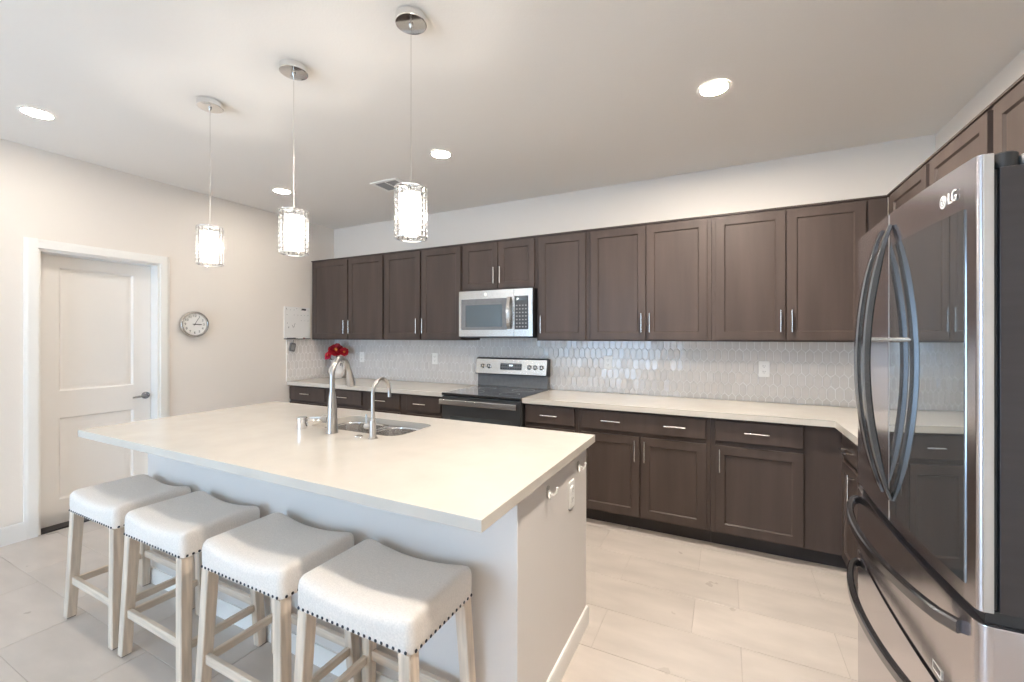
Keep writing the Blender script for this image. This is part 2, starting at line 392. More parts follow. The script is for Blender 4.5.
# ------------------------------------------------------------------ door in the left wall
d = thing('door_1', 'white two-panel interior door with lever handle in the left wall', 'door', (0, DY0, 0), kind='structure')
mb = MB(); XS = -0.108; yA, yB, zD = DY0 + 0.020, DY1 - 0.020, DZ - 0.020
def panel_face(mb, T, u0, u1, v0, v1, prof, thick):
    """rectangle in (u, v) whose front carries stepped loops: prof = [(inset, depth)...]"""
    loops = [[T(u, v, -thick) for u, v in ((u0, v0), (u1, v0), (u1, v1), (u0, v1))]]
    for i, dp in prof: loops.append([T(u, v, dp) for u, v in ((u0 + i, v0 + i), (u1 - i, v0 + i), (u1 - i, v1 - i), (u0 + i, v1 - i))])
    mb.loft(loops)
TD = lambda u, v, dp: (XS + dp, u, v)
py0, py1 = -2.418, -1.968
zs = [(0.010, 0.19), (0.19, 0.80), (0.80, 1.0), (1.0, 1.926), (1.926, zD)]
for i, (a, b) in enumerate(zs):
    mb.box(XS - 0.035, XS, yA, py0, a, b).box(XS - 0.035, XS, py1, yB, a, b)
    if i % 2 == 0: mb.box(XS - 0.035, XS, py0, py1, a, b)
    else: panel_face(mb, TD, py0, py1, a, b, [(0, 0), (0.012, -0.014), (0.028, -0.014), (0.060, -0.003)], 0.035)
bmesh.ops.remove_doubles(mb.bm, verts=mb.bm.verts, dist=1e-5)
mb.build('door_slab', M['door'], d, smooth=20)
mb = MB()
mb.box(-0.148, 0.0, DY0, DY0 + 0.018, 0, DZ).box(-0.148, 0.0, DY1 - 0.018, DY1, 0, DZ).box(-0.148, 0.0, DY0 + 0.018, DY1 - 0.018, DZ - 0.018, DZ)
mb.build('door_jamb', M['trim'], d)
mb = MB(); CW = 0.066
cas = lambda y0, y1: [(0.0, y0), (0.018, y0), (0.018, y1 - (y1 - y0) * 0.35), (0.012, y1 - (y1 - y0) * 0.2), (0.010, y1), (0.0, y1)]
mb.prism(cas(DY0, DY0 - CW), 2, 0, DZ + CW).prism(cas(DY1, DY1 + CW), 2, 0, DZ + CW)
mb.prism([(0.0, DZ), (0.018, DZ), (0.018, DZ + CW * 0.65), (0.012, DZ + CW * 0.8), (0.010, DZ + CW), (0.0, DZ + CW)], 1, DY0, DY1)
mb.build('door_casing', M['trim'], d)
mb = MB(); ly, lz = -1.884, 0.906
mb.lathe([(0.030, 0), (0.030, 0.005), (0.024, 0.010), (0.011, 0.013), (0.010, 0.045), (0.0105, 0.05)], (XS, ly, lz), 20, 0)
mb.tube([(XS + 0.046, ly + 0.004, lz), (XS + 0.047, ly - 0.02, lz + 0.001), (XS + 0.047, ly - 0.06, lz - 0.002), (XS + 0.045, ly - 0.105, lz - 0.006)], [0.010, 0.0095, 0.0085, 0.007], 10)
mb.build('lever_handle', M['handle'], d)
mb = MB().box(-0.149, -0.001, yA - 0.002, yB + 0.002, -0.001, 0.0095); mb.build('threshold', M['toe'], d)  # sill under the door, coloured dark for the shadow in the gap

# ------------------------------------------------------------------ cabinets
def TY(y): return lambda u, v, dp: (u, y - dp, v)           # faces -y
def TX(x): return lambda u, v, dp: (x - dp, u, v)           # faces -x
SHAKER = [(0, -0.0015), (0.0015, 0), (0.056, 0), (0.058, -0.002), (0.063, -0.009)]
SLAB = [(0, -0.003), (0.004, 0)]
def front(T, u0, u1, v0, v1, name, parent, slab=False, m='wood'):
    mb = MB(); panel_face(mb, T, u0, u1, v0, v1, SLAB if slab else SHAKER, 0.0195)
    return mb.build(name, M[m], parent, smooth=25)
def pull(T, u, v, vertical, parent, L=0.140):
    mb = MB(); h = L / 2; r = 0.0055; so = 0.030
    P = (lambda s, dp: T(u, v + s, dp)) if vertical else (lambda s, dp: T(u + s, v, dp))
    mb.tube([P(-h, so), P(-h + 0.002, so), P(h - 0.002, so), P(h, so)], [r * 0.8, r, r, r * 0.8], 10)
    for s in (-1, 1): mb.tube([P(s * (h - 0.018), -0.001), P(s * (h - 0.018), so)], 0.0045, 8)
    return mb.build('handle', M['nickel'], parent)
UB, UT, UY = 1.374, 2.287, -0.325
def carcass_y(x0, x1, z0, z1, y, parent, name='body', cut=None):
    MB().box(x0 + 0.0005, x1 - 0.0005, y, -0.003 if z0 < 1 else -0.002, z0, z1, 0.001).build(name, M['wood'], parent)
uppers = [
 (0.012, 1.134, UB, 'dark wall cabinet in the left corner beside the whiteboard calendar', [(0.040, 0.604, 1), (0.624, 1.118, -1)]),
 (1.134, 2.110, UB, 'dark two-door wall cabinet just left of the microwave', [(1.149, 1.612, 1), (1.634, 2.098, -1)]),
 (2.110, 2.880, 1.832, 'short dark wall cabinet directly above the microwave', [(2.128, 2.498, 1), (2.506, 2.862, -1)]),
 (2.880, 3.345, UB, 'narrow single-door dark wall cabinet just right of the microwave', [(2.905, 3.322, -1)]),
 (3.345, 4.262, UB, 'two-door dark wall cabinet in the middle of the long run, above the shiny tile', [(3.366, 3.799, 1), (3.805, 4.232, -1)]),
 (4.262, 5.257, UB, 'wide two-door dark wall cabinet in the right corner next to the fridge', [(4.288, 4.714, 1), (4.722, 5.145, -1)]),
]
for x0, x1, z0, lab, doors in uppers:
    c = thing('wall_cabinet', lab, 'cabinet', ((x0 + x1) / 2, 0, z0), 'upper cabinets on the back wall')
    carcass_y(x0, x1, z0, UT, UY, c)
    for a, b, hs in doors:
        dr = front(TY(UY - 0.0205), a, b, z0 + 0.012, UT - 0.022, 'door', c)
        hx = b - 0.028 if hs > 0 else a + 0.028
        pull(TY(UY - 0.0205), hx, (1.515 if z0 < 1.5 else 1.965), True, dr, 0.150)
    MB().prism([(UY - 0.012, UT - 0.006), (UY - 0.012, UT + 0.004), (0.0 - 0.002, UT + 0.004), (-0.002, UT + 0.0005), (UY + 0.003, UT + 0.0005), (UY - 0.001, UT - 0.006)], 0, x0, x1).build('top_trim', M['wood'], c)
XU = W_ - 0.325
rup = [(-0.3255, -0.968, UB, 'dark wall cabinet on the right wall nearest the corner, behind the fridge door', [(-0.945, -0.430, -1)]),
       (-0.968, -1.524, UB, 'dark wall cabinet on the right wall just before the fridge', [(-1.504, -0.990, -1)]),
       (-1.524, -2.560, 1.84, 'dark wall cabinet above the fridge', [(-2.030, -1.546, -1), (-2.545, -2.040, 1)])]
for ya, yb, z0, lab, doors in rup:
    c = thing('wall_cabinet', lab, 'cabinet', (W_, (ya + yb) / 2, z0), 'upper cabinets on the right wall')
    xe = W_ - 0.002
    MB().box(XU, xe, yb + 0.0005, ya - 0.0005, z0, UT, 0.001).build('body', M['wood'], c)
    for a, b, hs in doors:
        dr = front(TX(XU - 0.0205), a, b, z0 + 0.012, UT - 0.022, 'door', c)
        pull(TX(XU - 0.0205), a + 0.028 if hs < 0 else b - 0.028, z0 + 0.14, True, dr, 0.150)
    MB().prism([(XU - 0.012, UT - 0.006), (XU - 0.012, UT + 0.004), (W_ - 0.002, UT + 0.004), (W_ - 0.002, UT + 0.0005), (XU + 0.003, UT + 0.0005), (XU - 0.001, UT - 0.006)], 1, yb, ya).build('top_trim', M['wood'], c)

BY, CT, TH = -0.600, 0.914, 0.040
def base_y(x0, x1, lab, drawers, doors, x1toe=None):
    c = thing('base_cabinet', lab, 'cabinet', ((x0 + x1) / 2, 0, 0), 'base cabinets along the back wall')
    MB().box(x0 + 0.0005, x1 - 0.0005, BY, -0.003, 0.105, CT - TH - 0.0005, 0.001).build('body', M['wood'], c)
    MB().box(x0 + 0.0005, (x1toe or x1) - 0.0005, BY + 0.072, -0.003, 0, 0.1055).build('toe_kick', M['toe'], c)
    for a, b, hs in drawers:
        dr = front(TY(BY - 0.0205), a, b, 0.720, 0.858, 'drawer', c, True)
        for h in hs: pull(TY(BY - 0.0205), h, 0.790, False, dr)
    for a, b, hs in doors:
        dr = front(TY(BY - 0.0205), a, b, 0.118, 0.690, 'door', c)
        if hs: pull(TY(BY - 0.0205), b - 0.028 if hs > 0 else a + 0.028, 0.595, True, dr, 0.150)
base_y(0.003, 1.146, 'dark base cabinet in the left corner under the red flowers', [(0.020, 0.572, [0.30]), (0.660, 1.100, [0.865])], [(0.020, 0.572, 1), (0.660, 1.100, -1)])
base_y(1.146, 2.112, 'dark base cabinet just left of the stove', [(1.190, 1.590, [1.375]), (1.672, 2.066, [1.85])], [(1.190, 1.590, 1), (1.672, 2.066, -1)])
base_y(2.889, 3.345, 'narrow dark base cabinet just right of the stove', [(2.910, 3.316, [3.115])], [(2.910, 3.316, 1)])
base_y(3.345, 4.262, 'wide dark base cabinet with two pulls on its long drawer front', [(3.370, 4.236, [3.60, 4.04])], [(3.370, 3.800, 1), (3.812, 4.236, -1)])
base_y(4.262, 4.980, 'dark base cabinet in the right corner with a plain filler panel', [(4.290, 4.780, [4.53])], [(4.290, 4.780, -1)], 5.05)
XB = 4.982
for ya, yb, lab, f in ((-0.6005, -1.000, 'dark base cabinet on the right wall, seen beside the fridge handles', (-0.985, -0.655)),
                       (-1.000, -1.632, 'dark base cabinet on the right wall hidden next to the fridge', (-1.600, -1.020))):
    c = thing('base_cabinet', lab, 'cabinet', (W_, (ya + yb) / 2, 0), 'base cabinets on the right wall')
    MB().box(XB, W_ - 0.003, yb + 0.0005, ya - 0.0005, 0.105, CT - TH - 0.0005, 0.001).build('body', M['wood'], c)
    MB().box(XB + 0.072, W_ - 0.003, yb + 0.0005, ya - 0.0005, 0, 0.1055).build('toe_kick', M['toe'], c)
    dr = front(TX(XB - 0.0205), f[0], f[1], 0.720, 0.858, 'drawer', c, True); pull(TX(XB - 0.0205), sum(f) / 2, 0.775, False, dr)
    dr = front(TX(XB - 0.0205), f[0], f[1], 0.118, 0.690, 'door', c); pull(TX(XB - 0.0205), f[0] + 0.05, 0.60, True, dr, 0.150)

# worktops
CY = -0.648
tag(MB().box(0.009, 2.1125, CY, -0.0005, CT - TH, CT, 0.003, 2).build('worktop', M['quartz']), 'white quartz worktop left of the stove', 'countertop', 'worktops on the dark base cabinets')
XR = W_ - 0.653
tag(MB().prism([(2.8875, CY), (XR, CY), (XR, -1.634), (W_ - 0.001, -1.634), (W_ - 0.001, -0.0005), (2.8875, -0.0005)], 2, CT - TH, CT, 0.003, 2).build('worktop', M['quartz']),
    'L-shaped white quartz worktop between stove and fridge', 'countertop', 'worktops on the dark base cabinets')

# ------------------------------------------------------------------ island
IX0, IX1, IY0, IY1, IT = 1.269, 3.764, -2.759, -1.635, 0.037
BX0, BX1, BYF, BYB = 1.339, 3.737, -2.481, -1.700
isl = thing('kitchen_island', 'white painted kitchen island base behind the four bar stools', 'kitchen island', ((BX0 + BX1) / 2, (BYF + BYB) / 2, 0))
zt = CT - IT - 0.0006
mb = MB()   # hollow carcass so the sink bowls hang free inside
mb.prism([(BX0, BYF), (BX1, BYF), (BX1, BYB), (BX1 - 0.03, BYB), (BX1 - 0.03, BYF + 0.09), (BX0 + 0.03, BYF + 0.09), (BX0 + 0.03, BYB), (BX0, BYB)], 2, 0, zt, 0.0015)
mb.box(BX0 + 0.0305, BX1 - 0.0305, BYF + 0.091, BYB, 0.10, 0.12)
mb.build('body', M['island'], isl)
mb = MB()
mb.prism([(BYF, 0), (BYF - 0.014, 0), (BYF - 0.014, 0.068), (BYF - 0.008, 0.083), (BYF, 0.083)], 0, BX0 - 0.0, BX1 + 0.014)
mb.build('baseboard', M['trim'], isl)
MB().prism([(BX1, 0), (BX1 + 0.015, 0), (BX1 + 0.015, 0.068), (BX1 + 0.008, 0.083), (BX1, 0.083)], 1, BYF - 0.0, BYB - 0.004).build('baseboard', M['trim'], isl)
for k in range(4):      # doors on the cooking side
    a = BX0 + 0.03 + k * 0.59
    dr = MB(); TB = lambda u, v, dp: (u, BYB + 0.0205 + dp, v)
    panel_face(dr, TB, a, a + 0.565, 0.118, 0.855, SHAKER, 0.0195); dr = dr.build('door', M['island'], isl, smooth=25)
    pull(TB, a + (0.53 if k % 2 == 0 else 0.035), 0.74, True, dr, 0.15)
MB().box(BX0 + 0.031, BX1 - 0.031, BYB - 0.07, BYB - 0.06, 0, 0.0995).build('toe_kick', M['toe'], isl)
# countertop with the sink cut-out
SX0, SX1, SY0, SY1 = 2.250, 2.892, -2.128, -1.795
bm = bmesh.new()
outer = [bm.verts.new(p + (CT,)) for p in ((IX0, IY0), (IX1, IY0), (IX1, IY1), (IX0, IY1))]
inner = [bm.verts.new(p) for p in rrect(SX0, SX1, SY0, SY1, 0.070, CT, 8)]
ed = [bm.edges.new((l[i - 1], l[i])) for l in (outer, inner) for i in range(len(l))]
bmesh.ops.triangle_fill(bm, use_beauty=True, use_dissolve=False, edges=ed)
r = bmesh.ops.extrude_face_region(bm, geom=bm.faces[:])
bmesh.ops.translate(bm, vec=(0, 0, -IT), verts=[v for v in r['geom'] if isinstance(v, bmesh.types.BMVert)])
bmesh.ops.recalc_face_normals(bm, faces=bm.faces)
sharp = [e for e in bm.edges if len(e.link_faces) == 2 and e.calc_face_angle() > 1.0]
bmesh.ops.bevel(bm, geom=sharp, offset=0.0025, segments=2, profile=0.5, affect='EDGES')
mb = MB(); mb.bm.free(); mb.bm = bm
tag(mb.build('island_countertop', M['quartz']), 'large white quartz island countertop with the double sink cut in', 'countertop')

# sink: two bowls hung under the cut-out
sk = thing('kitchen_sink', 'stainless double-bowl sink set into the island countertop', 'sink', ((SX0 + SX1) / 2, (SY0 + SY1) / 2, 0.69))
zr = CT - IT - 0.001
def bowl(x0, x1, dz):
    mb = MB(); lo = []
    for i, z, rr in ((-0.022, zr, 0.10), (0.0, zr, 0.085), (0.004, zr - 0.010, 0.083), (0.010, zr - dz + 0.03, 0.078), (0.022, zr - dz + 0.008, 0.07), (0.045, zr - dz, 0.05), (0.10, zr - dz - 0.003, 0.03)):
        lo.append(rrect(x0 + i, x1 - i, SY0 - 0.004 + i, SY1 + 0.004 - i, min(rr, (x1 - x0) / 2 - i - 0.002), z, 7))
    mb.loft(lo, cap0=False)
    o = mb.build('bowl', M['sink'], sk, recalc=False)
    cx, cy = (x0 + x1) / 2, (SY0 + SY1) / 2
    MB().lathe([(0.044, 0), (0.044, 0.003), (0.036, 0.004), (0.034, 0.0005), (0.012, 0.0008)], (cx, cy, zr - dz - 0.0028), 20).build('drain', M['chrome'], o)
bowl(SX0 - 0.004, 2.558, 0.185); bowl(2.584, SX1 + 0.004, 0.185)
MB().box(2.5585, 2.5835, SY0 + 0.03, SY1 - 0.03, zr - 0.012, zr + 0.002, 0.004, 2).build('divider', M['sink'], sk)

# faucets
def arc(c, r, a0, a1, n, dirv):
    return [(c[0] + dirv[0] * r * math.cos(R_(a0 + (a1 - a0) * k / n)), c[1] + dirv[1] * r * math.cos(R_(a0 + (a1 - a0) * k / n)), c[2] + r * math.sin(R_(a0 + (a1 - a0) * k / n))) for k in range(n + 1)]
fx, fy = 2.537, -2.200
f = thing('kitchen_faucet', 'tall brushed nickel gooseneck faucet with pull-down spray head', 'faucet', (fx, fy, CT))
MB().lathe([(0.029, 0.0005), (0.029, 0.006), (0.0265, 0.010), (0.026, 0.06), (0.0235, 0.12), (0.0175, 0.19), (0.0145, 0.21)], (fx, fy, CT), 20).build('base', M['faucet'], f)
dv = (-0.39, 0.921)
R0 = 0.098; zc = CT + 0.394 - R0 - 0.013
cen = (fx + dv[0] * R0, fy + dv[1] * R0, zc)
path = [(fx, fy, CT + 0.19), (fx, fy, CT + 0.24), (fx, fy, zc - 0.02)] + arc(cen, R0, 180, 14, 16, dv)
MB().tube(path, 0.0128, 14).build('spout', M['faucet'], f)
e = Vector(path[-1]); t = (Vector(path[-1]) - Vector(path[-2])).normalized()
MB().tube([e - t * 0.002, e + t * 0.01, e + t * 0.045, e + t * 0.088, e + t * 0.094], [0.0145, 0.0155, 0.0200, 0.0250, 0.0225], 16).build('spray_head', M['faucet'], f)
mb = MB(); hz = CT + 0.068
mb.tube([(fx - 0.022, fy, hz), (fx - 0.060, fy, hz), (fx - 0.067, fy, hz)], [0.022, 0.022, 0.017], 14)
mb.tube([(fx - 0.058, fy, hz + 0.002), (fx - 0.09, fy - 0.01, hz + 0.004), (fx - 0.135, fy - 0.028, hz + 0.001)], [0.007, 0.006, 0.0055], 10)
mb.build('lever', M['faucet'], f)
gx, gy = 2.815, -2.198
f = thing('filter_faucet', 'small slim brushed gooseneck water filter faucet right of the main faucet', 'faucet', (gx, gy, CT))
MB().lathe([(0.024, 0.0005), (0.024, 0.004), (0.0165, 0.008), (0.0165, 0.086), (0.012, 0.092)], (gx, gy, CT), 18).build('base', M['faucet'], f)
R1 = 0.072; dv = (-0.17, 0.985); zc = CT + 0.285 - R1
path = [(gx, gy, CT + 0.088), (gx, gy, CT + 0.16), (gx, gy, zc - 0.01)] + arc((gx + dv[0] * R1, gy + dv[1] * R1, zc), R1, 180, 0, 14, dv)
path.append((path[-1][0], path[-1][1], path[-1][2] - 0.03))
MB().tube(path, [0.0085] * (len(path) - 2) + [0.0085, 0.009], 12).build('spout', M['faucet'], f)
mb = MB().tube([(gx - 0.014, gy, CT + 0.055), (gx - 0.05, gy, CT + 0.055)], 0.012, 12)
mb.tube([(gx - 0.042, gy, CT + 0.06), (gx - 0.043, gy, CT + 0.115)], [0.0045, 0.004], 8)
mb.build('lever', M['faucet'], f)
px, py = 2.312, -2.205
f = thing('soap_dispenser', 'short chrome soap dispenser left of the main faucet', 'soap dispenser', (px, py, CT))
MB().lathe([(0.024, 0.0005), (0.024, 0.004), (0.0275, 0.006), (0.0275, 0.060), (0.024, 0.064)], (px, py, CT), 20).build('pump_body', M['chrome'], f)
MB().tube([(px, py + 0.020, CT + 0.040), (px + 0.03, py + 0.06, CT + 0.036), (px + 0.042, py + 0.085, CT + 0.028)], [0.006, 0.0055, 0.005], 10).build('nozzle', M['chrome'], f)
f = thing('air_switch', 'small round metal air switch button set in the countertop between the faucets', 'button', (2.728, -2.205, CT))
MB().lathe([(0.022, 0.0003), (0.022, 0.003), (0.019, 0.005), (0.014, 0.005)], (2.728, -2.205, CT), 20).build('rim', M['chrome'], f)
MB().lathe([(0.0135, 0.0051), (0.0135, 0.007), (0.011, 0.0085)], (2.728, -2.205, CT), 16).build('push_cap', M['steel'], f)

# hooks and outlets
def hook(y, z, lab):
    h = thing('adhesive_hook', lab, 'hook', (BX1, y, z), 'clear hooks on the island end')
    MB().prism(rrect(y - 0.014, y + 0.014, z - 0.018, z + 0.030, 0.012), 0, BX1 + 0.0005, BX1 + 0.005, 0.001).build('back_plate', M['clear'], h)
    mb = MB()
    for s in (-1, 1):
        mb.tube([(BX1 + 0.006, y + s * 0.003, z + 0.012), (BX1 + 0.010, y + s * 0.010, z - 0.006), (BX1 + 0.018, y + s * 0.021, z - 0.012), (BX1 + 0.026, y + s * 0.030, z - 0.002), (BX1 + 0.028, y + s * 0.033, z + 0.012)], 0.0036, 8)
        mb.ball((BX1 + 0.028, y + s * 0.033, z + 0.014), 0.0055)
    mb.build('prongs', M['white'], h)
hook(-2.215, 0.803, 'clear double hook on the island end nearest the stools')
hook(-1.838, 0.800, 'clear double hook on the island end nearest the stove wall')
def outlet(T, u, v, lab, group='electrical outlets', decora=False):
    o = thing('wall_outlet', lab, 'outlet', T(u, v, 0), group)
    q = rrect(u - 0.036, u + 0.036, v - 0.060, v + 0.060, 0.006)
    mb = MB(); mb.loft([[T(a, b, 0.0004) for a, b in q], [T(a, b, 0.004) for a, b in q], [T(u + (a - u) * 0.93, v + (b - v) * 0.96, 0.006) for a, b in q]]); mb.build('cover_plate', M['white'], o)
    for s in (-1, 1):
        vv = v + s * 0.021; q = rrect(u - 0.017, u + 0.017, vv - 0.0165, vv + 0.0165, 0.008)
        mb = MB(); mb.loft([[T(a, b, 0.0055) for a, b in q], [T(a, b, 0.0085) for a, b in q]]); rc = mb.build('receptacle', M['white'], o)
        mb = MB()
        for du, hh in ((-0.007, 0.009), (0.007, 0.007)):
            mb.loft([[T(u + du + a, vv + 0.003 + b, dp) for a, b in ((-0.0013, -hh / 2), (0.0013, -hh / 2), (0.0013, hh / 2), (-0.0013, hh / 2))] for dp in (0.0083, 0.0088)])
        mb.loft([[T(u + 0.0025 * math.cos(k * PI / 4), vv - 0.009 + 0.0025 * math.sin(k * PI / 4), dp) for k in range(8)] for dp in (0.0083, 0.0088)])
        mb.build('slots', M['slot'], rc)
    mb = MB(); mb.loft([[T(u + 0.003 * math.cos(k * PI / 4), v + 0.003 * math.sin(k * PI / 4), dp) for k in range(8)] for dp in (0.0055, 0.0072)]); mb.build('screw', M['white'], o)
TBK = TY(-0.0082)
outlet(TBK, 0.481, 1.165, 'white outlet on the backsplash just right of the red flowers')
outlet(TBK, 1.550, 1.172, 'white outlet on the backsplash just left of the stove')
outlet(TBK, 3.425, 1.180, 'white outlet on the backsplash just right of the stove')
outlet(TBK, 4.612, 1.164, 'white outlet on the backsplash above the right corner cabinet')
outlet(lambda u, v, dp: (BX1 + dp, u, v), -1.934, 0.708, 'white outlet on the end panel of the island')

# ------------------------------------------------------------------ stove
SXA, SXB = 2.116, 2.884
st = thing('stove', 'stainless electric stove with black glass cooktop', 'stove', ((SXA + SXB) / 2, 0, 0))
MB().box(SXA, SXB, -0.640, -0.012, 0.09, 0.895, 0.003).build('body', M['bplastic'], st)
MB().box(SXA + 0.03, SXB - 0.03, -0.60, -0.05, 0, 0.0895).build('toe_kick', M['bplastic'], st)
ck = MB().box(SXA - 0.001, SXB + 0.001, -0.672, -0.075, 0.8955, 0.918, 0.005, 2).build('cooktop', M['bglass'], st)
mb = MB()
for x, y, r in ((2.32, -0.50, 0.115), (2.70, -0.50, 0.09), (2.32, -0.22, 0.085), (2.70, -0.22, 0.105)):
    mb.lathe([(r, 0.9181), (r, 0.9186), (r - 0.004, 0.9186), (r - 0.004, 0.9181)], (x, y, 0), 32, cap0=False, cap1=False)
mb.build('burner_rings', M['inkgrey'], ck)
dr = MB().box(SXA + 0.004, SXB - 0.004, -0.668, -0.6405, 0.30, 0.885, 0.004, 2).build('oven_door', M['ovendoor'], st)
mb = MB().prism(rrect(-0.728, -0.708, 0.822, 0.870, 0.007), 0, SXA + 0.012, SXB - 0.012)
for x in (SXA + 0.05, SXB - 0.05): mb.box(x - 0.014, x + 0.014, -0.712, -0.667, 0.832, 0.854, 0.003)
mb.build('handle', M['steel'], dr)
MB().box(SXA + 0.09, SXB - 0.09, -0.6695, -0.668, 0.42, 0.72, 0.0005).build('oven_window', M['winglass'], dr)
d2 = MB().box(SXA + 0.004, SXB - 0.004, -0.668, -0.6405, 0.10, 0.292, 0.004, 2).build('drawer', M['steel'], st)
mb = MB().prism([(-0.072, 0.9185), (-0.014, 0.9185), (-0.014, 1.04), (-0.066, 1.04)], 0, SXA + 0.008, SXB - 0.008, 0.002); mb.build('back_riser', M['greyplastic'], st)
bg = MB().prism([(-0.108, 1.040), (-0.014, 1.030), (-0.014, 1.197), (-0.062, 1.203), (-0.080, 1.195)], 0, SXA, SXB, 0.004, 2).build('backguard', M['bplastic'], st)
TN = Vector((0, -0.108 + 0.080, 1.040 - 1.195)).normalized(); UPv = -TN; NRM = Vector((0, -UPv.z, UPv.y))
def TS(u, v, dp):
    p = Vector((0, -0.094, 1.1175)) + UPv * v + NRM * dp; return (u, p.y, p.z)
mb = MB(); q = rrect(SXA + 0.006, SXB - 0.006, -0.070, 0.072, 0.006); mb.loft([[TS(a, b, 0.0003) for a, b in q], [TS(a, b, 0.004) for a, b in q]]); pn = mb.build('control_panel', M['steel'], bg)
mb = MB(); q = rrect(2.395, 2.625, -0.030, 0.034, 0.008); mb.loft([[TS(a, b, 0.0035) for a, b in q], [TS(a, b, 0.0065) for a, b in q]]); dp_ = mb.build('display_panel', M['greyplastic'], st)
mb = MB(); q = rrect(2.480, 2.545, 0.0, 0.026, 0.003); mb.loft([[TS(a, b, 0.006) for a, b in q], [TS(a, b, 0.0075) for a, b in q]]); mb.build('display', M['bglass'], dp_)
mb = MB()
for a, b in ((2.492, 2.508), (2.512, 2.528)): mb.loft([[TS(x, y, h) for x, y in ((a, 0.006), (b, 0.006), (b, 0.02), (a, 0.02))] for h in (0.0073, 0.0079)])
mb.build('display_digits', M['disp'], dp_)
mb = MB()
for i in range(9):
    for v in (-0.018, 0.012):
        u = 2.41 + i * 0.0255
        if v > 0 and 2.47 < u < 2.56: continue
        q = rrect(u - 0.008, u + 0.008, v - 0.006, v + 0.006, 0.003); mb.loft([[TS(a, b, 0.006) for a, b in q], [TS(a, b, 0.0072) for a, b in q]])
mb.build('buttons', M['gasket'], dp_)
for u in (2.200, 2.268, 2.705, 2.765, 2.828):
    mb = MB(); L = []
    for r, h in ((0.023, 0.0035), (0.023, 0.008), (0.018, 0.012), (0.0165, 0.032), (0.014, 0.035)): L.append([TS(u + r * math.cos(2 * PI * k / 20), r * math.sin(2 * PI * k / 20), h) for k in range(20)])
    mb.loft(L); kn = mb.build('knob', M['chrome'], st)
    mb = MB(); mb.loft([[TS(u + a, b, h) for a, b in ((-0.004, -0.015), (0.004, -0.015), (0.004, 0.015), (-0.004, 0.015))] for h in (0.034, 0.042)]); mb.build('grip', M['gasket'], kn)

# ------------------------------------------------------------------ microwave
mx0, mx1, mz0, mz1, my = 2.118, 2.872, 1.402, 1.828, -0.400
mw = thing('microwave', 'stainless over-the-range microwave mounted above the stove', 'microwave', ((mx0 + mx1) / 2, 0, mz0))
MB().box(mx0 + 0.002, mx1 - 0.002, my + 0.0255, -0.012, mz0, mz1, 0.003).build('body', M['bplastic'], mw)
T = TY(my)
def slabT(u0, u1, v0, v1, d0, d1, r=0.004):
    mb = MB(); q = rrect(u0, u1, v0, v1, r); mb.loft([[T(a, b, d0) for a, b in q], [T(a, b, d1 - 0.001) for a, b in q], [T((a - (u0 + u1) / 2) * 0.995 + (u0 + u1) / 2, (b - (v0 + v1) / 2) * 0.995 + (v0 + v1) / 2, d1) for a, b in q]]); return mb
md = slabT(mx0, 2.690, mz0 + 0.008, mz1, -0.025, 0.002).build('door', M['steel'], mw)
slabT(mx0 + 0.028, 2.622, 1.470, 1.752, 0.0015, 0.0045).build('glass_frame', M['greyplastic'], md)
slabT(mx0 + 0.075, 2.575, 1.497, 1.697, 0.004, 0.0055).build('window', M['winglass'], md)
mb = MB(); pth = [T(2.652, z, 0.018 + 0.026 * math.sin(PI * (z - 1.478) / 0.28)) for z in [1.478 + 0.28 * k / 10 for k in range(11)]]
mb.sweep(pth, [(-0.006, -0.015), (0.004, -0.015), (0.007, -0.008), (0.007, 0.008), (0.004, 0.015), (-0.006, 0.015)], (1, 0, 0))
for z in (1.484, 1.752): mb.box(2.640, 2.664, my - 0.020, my - 0.001, z - 0.008, z + 0.008, 0.002)
mb.build('handle', M['steel'], md)
cp = slabT(2.694, mx1, mz0 + 0.008, mz1, -0.025, 0.002).build('control_side', M['steel'], mw)
kp = slabT(2.700, 2.832, 1.472, 1.765, 0.0015, 0.004).build('keypad', M['gasket'], mw)
slabT(2.722, 2.812, 1.725, 1.752, 0.0038, 0.005).build('display', M['winglass'], kp)
for i in range(4):
    for j in range(7):
        u = 2.722 + i * 0.029; v = 1.495 + j * 0.031
        q = rrect(u - 0.007, u + 0.007, v - 0.005, v + 0.005, 0.002, None, 2); mb = MB(); mb.loft([[T(a, b, 0.0038) for a, b in q], [T(a, b, 0.0048) for a, b in q]])
        mb.build('key', M['louver'], kp)
mb = MB(); mb.loft([[T(2.405 + 0.016 * math.cos(k * PI / 10), 1.792 + 0.016 * math.sin(k * PI / 10), h) for k in range(20)] for h in (0.0015, 0.0035)]); mb.build('emblem', M['white'], md)
MB().box(mx0 + 0.03, mx1 - 0.03, my + 0.03, -0.06, mz0 - 0.006, mz0 - 0.0005, 0.002).build('bottom_grille', M['greyplastic'], mw)

